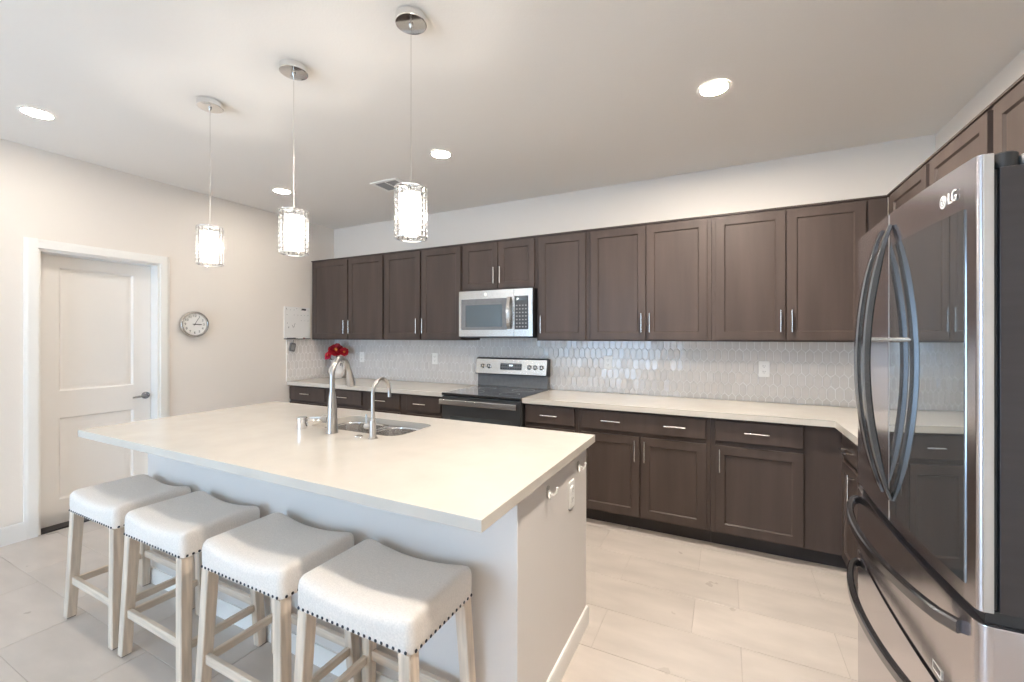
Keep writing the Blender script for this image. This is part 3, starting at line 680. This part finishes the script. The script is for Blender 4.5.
# ------------------------------------------------------------------ refrigerator
FY0, FY1, FS = -2.556, -1.655, -2.085      # near side, far side, split between the upper doors
fr = thing('refrigerator', 'black stainless French-door refrigerator with a glass window in one door', 'refrigerator', (5.2, (FY0 + FY1) / 2, 0))
MB().box(4.912, 5.548, FY0 + 0.006, FY1 - 0.004, 0.03, 1.745, 0.006, 2).build('body', M['side'], fr)
MB().box(4.93, 5.50, FY0 + 0.03, FY1 - 0.03, 0, 0.0295).build('feet_rail', M['bplastic'], fr)
FCY = (FY0 + FY1) / 2
def fx_(y): return 4.798 + 0.016 * ((y - FCY) / 0.45) ** 2      # gently bowed front
def fpanel(y0, y1, back, r0=0.004, r1=0.004):
    P = []
    for k in range(6):
        a = PI / 2 * k / 5; P.append((fx_(y0) + r0 * (1 - math.sin(a)), y0 + r0 * (1 - math.cos(a))))
    for k in range(1, 12):
        y = y0 + r0 + (y1 - y0 - r0 - r1) * k / 12; P.append((fx_(y), y))
    for k in range(6):
        a = PI / 2 * (1 - k / 5); P.append((fx_(y1) + r1 * (1 - math.sin(a)), y1 - r1 * (1 - math.cos(a))))
    return P + [(back, y1), (back, y0)]
DZ0, DZ1 = 0.853, 1.781
da = MB().prism(fpanel(FS + 0.004, FY1, 4.905, 0.004, 0.016), 2, DZ0, DZ1, 0.0012).build('door', M['blacksteel'], fr)
dn = MB().prism(fpanel(FY0, FS - 0.004, 4.838, 0.010, 0.004), 2, DZ0, DZ1, 0.0012).build('door', M['blacksteel'], fr)
MB().box(4.846, 4.905, FY0 + 0.001, FS - 0.004, DZ0 + 0.002, 1.752, 0.004, 2).build('inner_door', M['side'], dn)
MB().box(4.8382, 4.8458, FY0 + 0.008, FS - 0.010, DZ0 + 0.006, 1.748).build('gasket', M['gasket'], dn)
MB().box(4.822, 4.8376, FY0 - 0.0022, FY0 - 0.0002, DZ0 + 0.002, DZ1 - 0.002, 0.0008).build('edge_strip', M['edge'], dn)
GZ0, GZ1, GY0, GY1 = 0.888, 1.682, -2.513, -2.098
mb = MB(); L = []
N = 14
rowy = [GY0 + (GY1 - GY0) * k / N for k in range(N + 1)]
P = [(fx_(y) - 0.0022, y) for y in rowy] + [(fx_(y) + 0.002, y) for y in rowy[::-1]]
MB().prism(P, 2, GZ0, GZ1).build('window_glass', M['mglass'], dn, smooth=30)
MB().box(fx_(FS) - 0.001, 4.83, FS - 0.0032, FS - 0.0012, DZ0 + 0.01, DZ1 - 0.005).build('edge_strip', M['edge'], dn)  # bright strip stands in for the highlight along the door gap
MB().lathe([(0.020, 0), (0.020, 0.028), (0.017, 0.031)], (4.862, FY0 + 0.026, 1.7525), 20).build('hinge', M['bplastic'], dn)
MB().box(4.882, 4.97, FY0 + 0.010, FY0 + 0.07, 1.7525, 1.776, 0.003).build('hinge_cover', M['greyplastic'], fr)
# logo
lx = fx_(-2.424) - 0.0008
mb = MB(); mb.loft([[(lx + h, -2.424 + 0.015 * math.cos(2 * PI * k / 28), 1.722 + 0.015 * math.sin(2 * PI * k / 28)) for k in range(28)] for h in (0.0012, 0.0)])
lg = mb.build('logo_emblem', M['white'], dn)
mb = MB()
for a0, a1, r in ((100, 360, 0.0100),):
    o_, i_ = [], []
    for k in range(21):
        a = R_(a0 + (a1 - a0) * k / 20); o_.append((-2.424 - (r + 0.0009) * math.cos(a), 1.722 + (r + 0.0009) * math.sin(a))); i_.append((-2.424 - (r - 0.0009) * math.cos(a), 1.722 + (r - 0.0009) * math.sin(a)))
    for k in range(20):
        q = [o_[k], o_[k + 1], i_[k + 1], i_[k]]; mb.loft([[(lx + h, p[0], p[1]) for p in q] for h in (0.0, -0.0006)])
for y0, y1, z0, z1 in ((-2.4248, -2.4232, 1.7175, 1.7275), (-2.4285, -2.4232, 1.7165, 1.7182), (-2.434, -2.429, 1.7212, 1.7228)): mb.box(lx - 0.0006, lx, y0, y1, z0, z1)
mb.ball((lx, -2.4195, 1.726), 0.0016)
mb.build('logo_mark', M['inkgrey'], dn)
text_mesh('LG', 0.036, 0.0014, 'logo_lettering', M['white'], dn, (fx_(-2.466) - 0.0012, -2.466, 1.722), (0, -1, 0), (0, 0, 1))
# handles of the upper doors
SEC = [(-0.010, -0.009), (-0.006, -0.0125), (0.006, -0.0125), (0.010, -0.009), (0.010, 0.009), (0.006, 0.0125), (-0.006, 0.0125), (-0.010, 0.009)]
def bow(y, par):
    n = 24; pth = []; sc = []
    for k in range(n + 1):
        s = k / n; z = 0.925 + (1.742 - 0.925) * s
        off = 0.058 * (math.sin(PI * s) ** 0.8)
        pth.append((fx_(y) - 0.004 - off, y, z)); kk = min(1, 0.45 + 3.2 * min(s, 1 - s)); sc.append((kk, 1))
    h = MB().sweep(pth, SEC, (0, 1, 0), sc).build('handle', M['handle'], par)
    MB().tube([(fx_(y) + 0.002, y, 1.402), (fx_(y) - 0.050, y, 1.402)], 0.0065, 12).build('standoff', M['nickel'], par)
bow(-2.030, da); bow(-2.112, dn)
# drawers
def drawer(z0, z1, hz_):
    o = MB().prism(fpanel(FY0, FY1, 4.905, 0.022, 0.016), 2, z0, z1, 0.003, 2).build('drawer', M['blacksteel'], fr)
    n = 24; pth = []; sc = []; ya, yb = -1.690, -2.500
    for k in range(n + 1):
        s = k / n; y = ya + (yb - ya) * s
        off = 0.064 * min(1, math.sin(PI * s) * 1.0) ** 0.55
        pth.append((fx_(y) - 0.003 - off, y, hz_)); sc.append((1, 1))
    h = MB().sweep(pth, [(a, b * 1.15) for a, b in SEC], (0, 0, 1), sc).build('handle', M['handle'], o)
    return o
d1 = drawer(0.598, 0.826, 0.785); d2 = drawer(0.060, 0.582, 0.545)
MB().box(4.830, 4.911, FY0 + 0.014, FY1 - 0.012, 0.8265, 0.8525).build('door_gap', M['gasket'], fr)
MB().box(4.830, 4.911, FY0 + 0.014, FY1 - 0.012, 0.5825, 0.5975).build('drawer_gap', M['gasket'], fr)
lx = fx_(-2.40) - 0.0008
mb = MB()
for y0, y1, z0, z1 in ((-2.420, -2.375, 0.6295, 0.6315), (-2.420, -2.375, 0.6100, 0.6120), (-2.377, -2.375, 0.6100, 0.6315), (-2.420, -2.418, 0.6100, 0.6315)): mb.box(lx - 0.0006, lx + 0.001, y0, y1, z0, z1)
mb.build('label_sticker', M['white'], d1)

# ------------------------------------------------------------------ bar stools
def make_stool():
    t = thing('bar_stool', '', 'stool', (0, 0, 0), 'bar stools along the island')
    hw, hd, zb = 0.239, 0.163, 0.531
    sad = lambda x: 0.030 * (x / hw) ** 2
    prof = [(0.006, 0.0, 0), (0.0, 0.004, 0), (-0.001, 0.030, 0.3), (-0.001, 0.052, 0.75), (0.001, 0.064, 0.95), (0.006, 0.0735, 1), (0.016, 0.081, 1), (0.030, 0.0855, 1)]
    lo = []
    nref = None
    for ins, h, k in prof:
        ol = rrect(-hw + ins, hw - ins, -hd + ins, hd - ins, 0.028, None, 5)
        out = []
        for i in range(len(ol)):
            a, b = ol[i], ol[(i + 1) % len(ol)]; m = 12 if (i % 6 == 5) else 1
            out += [(a[0] + (b[0] - a[0]) * j / m, a[1] + (b[1] - a[1]) * j / m) for j in range(m)]
        lo.append([(x, y, zb + h * 0.97 + k * sad(x)) for x, y in out])
    last = out
    for s, dz in ((0.85, 0.0025), (0.65, 0.005), (0.42, 0.0065), (0.2, 0.007), (0.03, 0.007)):
        lo.append([(x * s, y * s, zb + 0.0855 * 0.97 + dz + sad(x * s)) for x, y in last])
    seat = MB().loft(lo).build('seat_cushion', M['linen'], t, smooth=60)
    mb = MB()
    nz = zb + 0.010
    xs = [-hw + 0.02 + (2 * hw - 0.04) * k / 20 for k in range(21)]; ys = [-hd + 0.02 + (2 * hd - 0.04) * k / 13 for k in range(14)]
    for x in xs:
        for s in (-1, 1): mb.ball((x, s * (hd + 0.0005), nz), 0.0052, 8, (1, 0.6, 1))
    for y in ys:
        for s in (-1, 1): mb.ball((s * (hw + 0.0005), y, nz), 0.0052, 8, (0.6, 1, 1))
    mb.build('nailhead_trim', M['nail'], seat)
    def P(sx, sy, z):
        q = 1 - z / zb
        return Vector((sx * (0.208 + 0.030 * q), sy * (0.138 + 0.017 * q), z))
    s_ = 0.0215
    for sx in (-1, 1):
        for sy in (-1, 1):
            lo = []
            for z in (0.004, 0.25, zb + 0.0005):
                k = s_ * (0.90 + 0.10 * z / zb); p = P(sx, sy, z)
                q = [(-k, -k + 0.003), (-k + 0.003, -k), (k - 0.003, -k), (k, -k + 0.003), (k, k - 0.003), (k - 0.003, k), (-k + 0.003, k), (-k, k - 0.003)]
                lo.append([(p.x + a, p.y + b, z) for a, b in q])
            lg = MB().loft(lo).build('leg', M['oak'], t, smooth=30)
            p = P(sx, sy, 0); MB().box(p.x - 0.017, p.x + 0.017, p.y - 0.017, p.y + 0.017, 0, 0.0045, 0.001).build('foot_glide', M['slot'], lg)
    for sy in (-1, 1):
        a, b = P(-1, sy, 0.188), P(1, sy, 0.188); MB().box(a.x + 0.0195, b.x - 0.0195, a.y - 0.009, a.y + 0.009, 0.170, 0.206, 0.002).build('stretcher', M['rail'], t)
    for sx in (-1, 1):
        a, b = P(sx, -1, 0.188), P(sx, 1, 0.188); MB().box(a.x - 0.009, a.x + 0.009, a.y + 0.0195, b.y - 0.0195, 0.160, 0.192, 0.002).build('stretcher', M['rail'], t)
    return t
labs = ['linen saddle-seat bar stool with nailheads, closest to the white door',
        'linen saddle-seat bar stool with nailheads, second from the white door',
        'linen saddle-seat bar stool with nailheads, third from the white door',
        'linen saddle-seat bar stool at the open end of the island, fourth from the white door']
proto = make_stool()
for i, x in enumerate((1.636, 2.206, 2.802, 3.350)):
    o = proto if i == 0 else copy_tree(proto)
    o.location = (x, -2.674 - (0.002 if i % 2 else 0), 0); o['label'] = labs[i]

# ------------------------------------------------------------------ pendants, recessed lamps, vent
def make_pendant():
    t = thing('pendant_lamp', '', 'pendant light', (0, 0, H_), 'crystal pendant lamps over the island')
    cn = MB().lathe([(0.060, H_ - 0.0003), (0.064, H_ - 0.001), (0.064, H_ - 0.030), (0.061, H_ - 0.032), (0.008, H_ - 0.0325)], (0, 0, 0), 32).build('canopy', M['chrome'], t)
    MB().lathe([(0.009, H_ - 0.033), (0.009, H_ - 0.040), (0.003, H_ - 0.048)], (0, 0, 0), 12).build('cord_grip', M['nickel'], cn)
    MB().tube([(0, 0, H_ - 0.046), (0, 0, 2.4), (0, 0, 2.026)], 0.0015, 8).build('cord', M['nickel'], t)
    zt_, zb_, R = 2.030, 1.815, 0.062
    for z in (zt_ - 0.004, zb_ + 0.001):
        mb = MB().lathe([(R + 0.005, z), (R + 0.005, z + 0.004), (R - 0.003, z + 0.004), (R - 0.003, z), (R + 0.005, z)], (0, 0, 0), 32, cap0=False, cap1=False)
        if z > zb_ + 0.1:
            for a in (0, PI / 3, 2 * PI / 3): mb.tube([(R * math.cos(a), R * math.sin(a), zt_ - 0.002), (-R * math.cos(a), -R * math.sin(a), zt_ - 0.002)], 0.0016, 6)
        mb.build('shade_ring', M['chrome'], t)
    nc, nr = 16, 9; mb = MB(); hz_ = (zt_ - zb_ - 0.012) / nr
    for i in range(nc):
        a = 2 * PI * i / nc; ca, sa = math.cos(a), math.sin(a); wd = R * math.tan(PI / nc) * 0.88
        for j in range(nr):
            zc_ = zb_ + 0.006 + hz_ * (j + 0.5); hh = hz_ * 0.44
            def Q(s, d, z): return (ca * (R + d) - sa * s, sa * (R + d) + ca * s, zc_ + z)
            ring = lambda k, d: [Q(-wd * k, d, -hh * k), Q(wd * k, d, -hh * k), Q(wd * k, d, hh * k), Q(-wd * k, d, hh * k)]
            mb.loft([ring(0.45, -0.0055), ring(1, 0.0), ring(0.45, 0.0055)])
    mb.build('crystal_shade', M['crystal'], t, smooth=0)
    MB().lathe([(0.0385, zb_ + 0.018), (0.040, zb_ + 0.020), (0.040, zt_ - 0.032), (0.0385, zt_ - 0.030)], (0, 0, 0), 28).build('diffuser', M['pglow'], t)
    MB().lathe([(0.012, zt_ - 0.0295), (0.012, zt_ - 0.008), (0.004, zt_ - 0.0035)], (0, 0, 0), 14).build('lamp_socket', M['chrome'], t)
    bl = bpy.data.lights.new('bulb_light', 'POINT'); bl.energy = PEND_W; bl.shadow_soft_size = 0.022; bl.color = (1.0, 0.93, 0.84)
    bo = bpy.data.objects.new('bulb_light', bl); COL.objects.link(bo); bo.parent = t; bo.location = (0, 0, 1.93 - H_)
    return t
labs = ['crystal drum pendant lamp hanging nearest the white door', 'crystal drum pendant lamp in the middle of the three', 'crystal drum pendant lamp hanging nearest the fridge']
proto = make_pendant()
for i, x in enumerate((1.738, 2.452, 3.185)):
    o = proto if i == 0 else copy_tree(proto); o.location = (x, -2.357, H_); o['label'] = labs[i]
def make_can(m):
    t = thing('recessed_light', '', 'ceiling light', (0, 0, H_), 'recessed ceiling lights')
    MB().lathe([(0.080, H_ - 0.0003), (0.082, H_ - 0.003), (0.078, H_ - 0.005), (0.066, H_ - 0.005), (0.064, H_ - 0.002)], (0, 0, 0), 36, cap0=False, cap1=False).build('trim_ring', M['white'], t)
    MB().lathe([(0.065, H_ - 0.0016), (0.065, H_ - 0.003)], (0, 0, 0), 32).build('lens', M[m], t)
    return t
cans = {}
for i, (x, y, lab) in enumerate([(0.692, -2.751, 'round recessed ceiling light near the left wall above the white door'), (0.726, -1.206, 'round recessed ceiling light seen behind the middle pendant'),
                                 (2.498, -1.205, 'round recessed ceiling light nearest the air vent'), (4.298, -1.229, 'round recessed ceiling light nearest the fridge'),
                                 (4.298, -2.751, 'added round recessed fill light over the fridge aisle, above the frame'),  # added lamp out of view, brightens the aisle
                                 (0.692, -4.4, 'added round recessed fill light in the unseen next room, by the left wall'), (2.498, -4.4, 'added round recessed fill light in the unseen next room, in its middle'), (4.298, -4.4, 'added round recessed fill light in the unseen next room, by the right wall')]):  # three more added lamps out of view, fill from the next room
    m = 'glowB' if y < -4 else ('glowR' if y > -2 else 'glowA') if x > 4 else 'glow'
    if m in cans: o = copy_tree(cans[m])
    else: o = cans[m] = make_can(m)
    o.location = (x, y, H_); o['label'] = lab
v = thing('air_vent', 'white louvered air vent in the ceiling behind the pendant lamps', 'vent', (1.735, -0.885, H_))
vx0, vx1, vy0, vy1 = 1.592, 1.886, -1.000, -0.770
mb = MB()
for a, b, c_, d_ in ((vx0, vx1, vy0, vy0 + 0.03), (vx0, vx1, vy1 - 0.03, vy1), (vx0, vx0 + 0.03, vy0 + 0.03, vy1 - 0.03), (vx1 - 0.03, vx1, vy0 + 0.03, vy1 - 0.03), (1.733, 1.745, vy0 + 0.03, vy1 - 0.03)):
    mb.box(a, b, c_, d_, H_ - 0.010, H_ - 0.0005, 0.002)
mb.build('frame', M['white'], v)
MB().box(vx0 + 0.031, vx1 - 0.031, vy0 + 0.031, vy1 - 0.031, H_ - 0.002, H_ - 0.0005).build('duct_opening', M['slot'], v)
mb = MB()
for k in range(8):
    y = vy0 + 0.036 + k * 0.0215
    mb.prism([(y, H_ - 0.0025), (y + 0.002, H_ - 0.0025), (y + 0.014, H_ - 0.009), (y + 0.012, H_ - 0.009)], 0, vx0 + 0.031, vx1 - 0.031)
mb.build('louvers', M['louver'], v)

# ------------------------------------------------------------------ clock, calendar board and its bits
ky, kz = -1.572, 1.521
k = thing('wall_clock', 'round silver-rimmed wall clock to the right of the white door', 'clock', (0, ky, kz))
MB().lathe([(0.112, 0.0004), (0.118, 0.010), (0.118, 0.034), (0.112, 0.042), (0.103, 0.043), (0.097, 0.034), (0.097, 0.028)], (0, ky, kz), 48, 0, cap1=False).build('rim', M['nickel'], k)
dl = MB().lathe([(0.098, 0.026), (0.098, 0.029)], (0, ky, kz), 48, 0).build('dial', M['board'], k)
for h in range(1, 13):
    a = R_(90 - 30 * h)
    text_mesh(str(h), 0.030, 0.0008, 'numerals', M['ink'], dl, (0.0296, ky + 0.076 * math.cos(a), kz + 0.076 * math.sin(a)), (0, 1, 0), (0, 0, 1))
def hand(deg, L, wd, dp):
    a = R_(90 - deg); c_, s_ = math.cos(a), math.sin(a)
    q = [(-0.018, -wd * 0.7), (L * 0.8, -wd), (L, 0), (L * 0.8, wd), (-0.018, wd * 0.7)]
    MB().prism([(ky + p[0] * c_ - p[1] * s_, kz + p[0] * s_ + p[1] * c_) for p in q], 0, dp, dp + 0.0012).build('hand', M['ink'], k)
hand(92, 0.062, 0.0042, 0.031); hand(28, 0.070, 0.0018, 0.0325)
MB().lathe([(0.006, 0.0305), (0.006, 0.0355)], (0, ky, kz), 14, 0).build('hub', M['ink'], k)
b = thing('calendar_board', 'white dry-erase calendar board on the wall beside the cabinets', 'whiteboard', (0, -0.52, 1.378))
by0, by1, bz0, bz1 = -0.676, -0.350, 1.378, 1.742
MB().box(0.0006, 0.008, by0, by1, bz0 + 0.012, bz1, 0.002).build('panel', M['board'], b)
MB().prism([(0.0006, bz0), (0.034, bz0), (0.036, bz0 + 0.008), (0.033, bz0 + 0.003), (0.0085, bz0 + 0.004), (0.0085, bz0 + 0.0115), (0.0006, bz0 + 0.0115)], 1, by0, by1).build('marker_tray', M['louver'], b)
mb = MB(); rr = random.Random(3)
for row, z in enumerate((1.706, 1.650, 1.588, 1.530)):
    for cidx in range(7):
        y = by0 + 0.028 + cidx * 0.044; L = rr.uniform(0.008, 0.016)
        if rr.random() < 0.8 and row != 3: mb.box(0.0078, 0.0086, y, y + L, z, z + 0.0035)
mb.build('date_marks', M['inkgrey'], b)
mb = MB()
def scr(y, z, s):
    p = [(y + rr.uniform(0, s), z + rr.uniform(0, s * 1.1)) for _ in range(4)]
    mb.tube([(0.0086, a, c_) for a, c_ in p], 0.0013, 6)
for y, z, s in ((by0 + 0.02, 1.545, 0.02), (by0 + 0.045, 1.50, 0.02), (by0 + 0.085, 1.51, 0.035), (by0 + 0.11, 1.515, 0.035), (by0 + 0.02, 1.71, 0.018), (by0 + 0.14, 1.715, 0.02)): scr(y, z, s)
mb.box(0.0078, 0.0105, by0 + 0.215, by0 + 0.272, 1.708, 1.728, 0.001)
mb.build('handwriting', M['ink'], b)
m1 = thing('marker', 'black dry-erase marker on the calendar board tray', 'marker', (0.02, -0.60, bz0 + 0.009), 'dry-erase markers')
MB().lathe([(0.005, -0.05), (0.0062, -0.048), (0.0062, 0.02)], (0.020, -0.600, bz0 + 0.0102), 10, 1).build('barrel', M['ink'], m1)
MB().lathe([(0.0068, 0.0203), (0.0068, 0.052), (0.005, 0.054)], (0.020, -0.600, bz0 + 0.0106), 10, 1).build('cap', M['bplastic'], m1)
m2 = thing('marker', 'red dry-erase marker on the calendar board tray', 'marker', (0.02, -0.47, bz0 + 0.009), 'dry-erase markers')
MB().lathe([(0.005, -0.045), (0.0062, -0.043), (0.0062, 0.015)], (0.020, -0.470, bz0 + 0.0102), 10, 1).build('barrel', M['white'], m2)
MB().lathe([(0.0068, 0.0153), (0.0068, 0.040), (0.005, 0.042)], (0.020, -0.470, bz0 + 0.0106), 10, 1).build('cap', M['redpl'], m2)
e_ = thing('board_eraser', 'small dark grey eraser hanging below the calendar board', 'eraser', (0.009, -0.585, 1.30))
mb = MB().prism(rrect(-0.032, 0.032, -0.048, 0.048, 0.012), 0, 0.0085, 0.030, 0.004, 2)
bmesh.ops.transform(mb.bm, matrix=Matrix.Translation((0, -0.585, 1.290)) @ Matrix.Rotation(R_(-12), 4, 'X'), verts=mb.bm.verts)
mb.build('pad', M['greyplastic'], e_)
mb = MB().prism(rrect(-0.018, 0.018, -0.030, 0.030, 0.008), 0, 0.0302, 0.033, 0.001)
bmesh.ops.transform(mb.bm, matrix=Matrix.Translation((0, -0.585, 1.290)) @ Matrix.Rotation(R_(-12), 4, 'X'), verts=mb.bm.verts)
mb.build('face', M['inkgrey'], e_)
MB().tube([(0.016, -0.575, 1.335), (0.012, -0.572, 1.352), (0.012, -0.566, 1.366)], 0.0025, 6).build('loop', M['bplastic'], e_)

# ------------------------------------------------------------------ pitcher with flowers
vx, vy = 0.228, -0.160
p = thing('ceramic_pitcher', 'white ceramic pitcher of red flowers in the far corner of the worktop', 'pitcher', (vx, vy, CT))
prof = [(0.050, 0.0005), (0.056, 0.004), (0.086, 0.040), (0.097, 0.080), (0.088, 0.120), (0.064, 0.155), (0.055, 0.180), (0.062, 0.205), (0.070, 0.218), (0.066, 0.2185), (0.051, 0.182), (0.058, 0.150), (0.080, 0.10), (0.05, 0.012)]
mb = MB().lathe(prof, (vx, vy, CT), 32)
for vtx in mb.bm.verts:          # pouring lip on the left
    if vtx.co.z > CT + 0.19:
        q = max(0, -(vtx.co.x - vx)) / 0.07; vtx.co.x -= 0.035 * q ** 3; vtx.co.z += 0.012 * q ** 3
mb.build('jug', M['ceramic'], p, smooth=60)
MB().sweep([(vx + 0.060, vy, CT + 0.185), (vx + 0.085, vy, CT + 0.195), (vx + 0.115, vy, CT + 0.185), (vx + 0.128, vy, CT + 0.155), (vx + 0.122, vy, CT + 0.115), (vx + 0.100, vy, CT + 0.075), (vx + 0.088, vy, CT + 0.06)],
           [(0.007 * math.cos(k * PI / 4), 0.011 * math.sin(k * PI / 4)) for k in range(8)], (0, 1, 0)).build('handle', M['ceramic'], p)
def flower(c, r, tilt, lab, pm, seed):
    rg = random.Random(seed); c = Vector(c)
    f = thing('flower', lab, 'flower', c, 'red flowers in the pitcher')
    nrm = Vector(tilt).normalized(); u = nrm.orthogonal().normalized(); v_ = nrm.cross(u)
    mb = MB()
    for ringi, (n, rr_, up) in enumerate(((8, 1.0, 0.25), (7, 0.78, 0.55), (5, 0.50, 0.85))):
        for i in range(n):
            a = 2 * PI * (i + 0.5 * ringi + rg.uniform(-0.15, 0.15)) / n; d_ = u * math.cos(a) + v_ * math.sin(a); s_ = nrm.cross(d_)
            L = r * rr_ * rg.uniform(0.9, 1.08); Wd = L * 0.42; rows = []
            for k, (l, ww) in enumerate(((0.1, 0.3), (0.45, 0.95), (0.8, 0.9), (1.0, 0.35))):
                h = r * up * (l ** 1.2) * 0.75
                rows.append([c + d_ * (L * l * (1 - 0.25 * up)) + s_ * (Wd * ww * q) + nrm * (h + abs(q) * r * 0.06) for q in (-1, 0, 1)])
            lo = [[tuple(x) for x in row] + [tuple(x - nrm * 0.0015) for x in row[::-1]] for row in rows]
            mb.loft(lo)
    mb.build('petals', pm, f, smooth=60)
    MB().ball(tuple(c + nrm * r * 0.28), r * 0.24, 10).build('heart', M['pollen'], f)
    MB().tube([tuple(c), (c.x * 0.6 + vx * 0.4, c.y * 0.6 + vy * 0.4, CT + 0.20), (vx + (c.x - vx) * 0.2, vy + (c.y - vy) * 0.2, CT + 0.03)], 0.0035, 6).build('stem', M['leaf'], f)
flower((vx + 0.020, vy - 0.020, CT + 0.330), 0.095, (0.55, -0.7, 0.55), 'large red flower with an orange heart in the middle of the bouquet', M['petal'], 1)
flower((vx - 0.070, vy - 0.045, CT + 0.270), 0.062, (-0.1, -0.9, 0.35), 'pinkish red flower on the left of the bouquet over the spout', M['petal2'], 2)
flower((vx + 0.130, vy - 0.005, CT + 0.315), 0.055, (0.7, -0.6, 0.1), 'dark red flower drooping over the pitcher handle', M['petal'], 3)
flower((vx - 0.055, vy + 0.060, CT + 0.345), 0.055, (-0.5, 0.3, 0.8), 'deep red bloom at the top of the bouquet', M['petal'], 4)
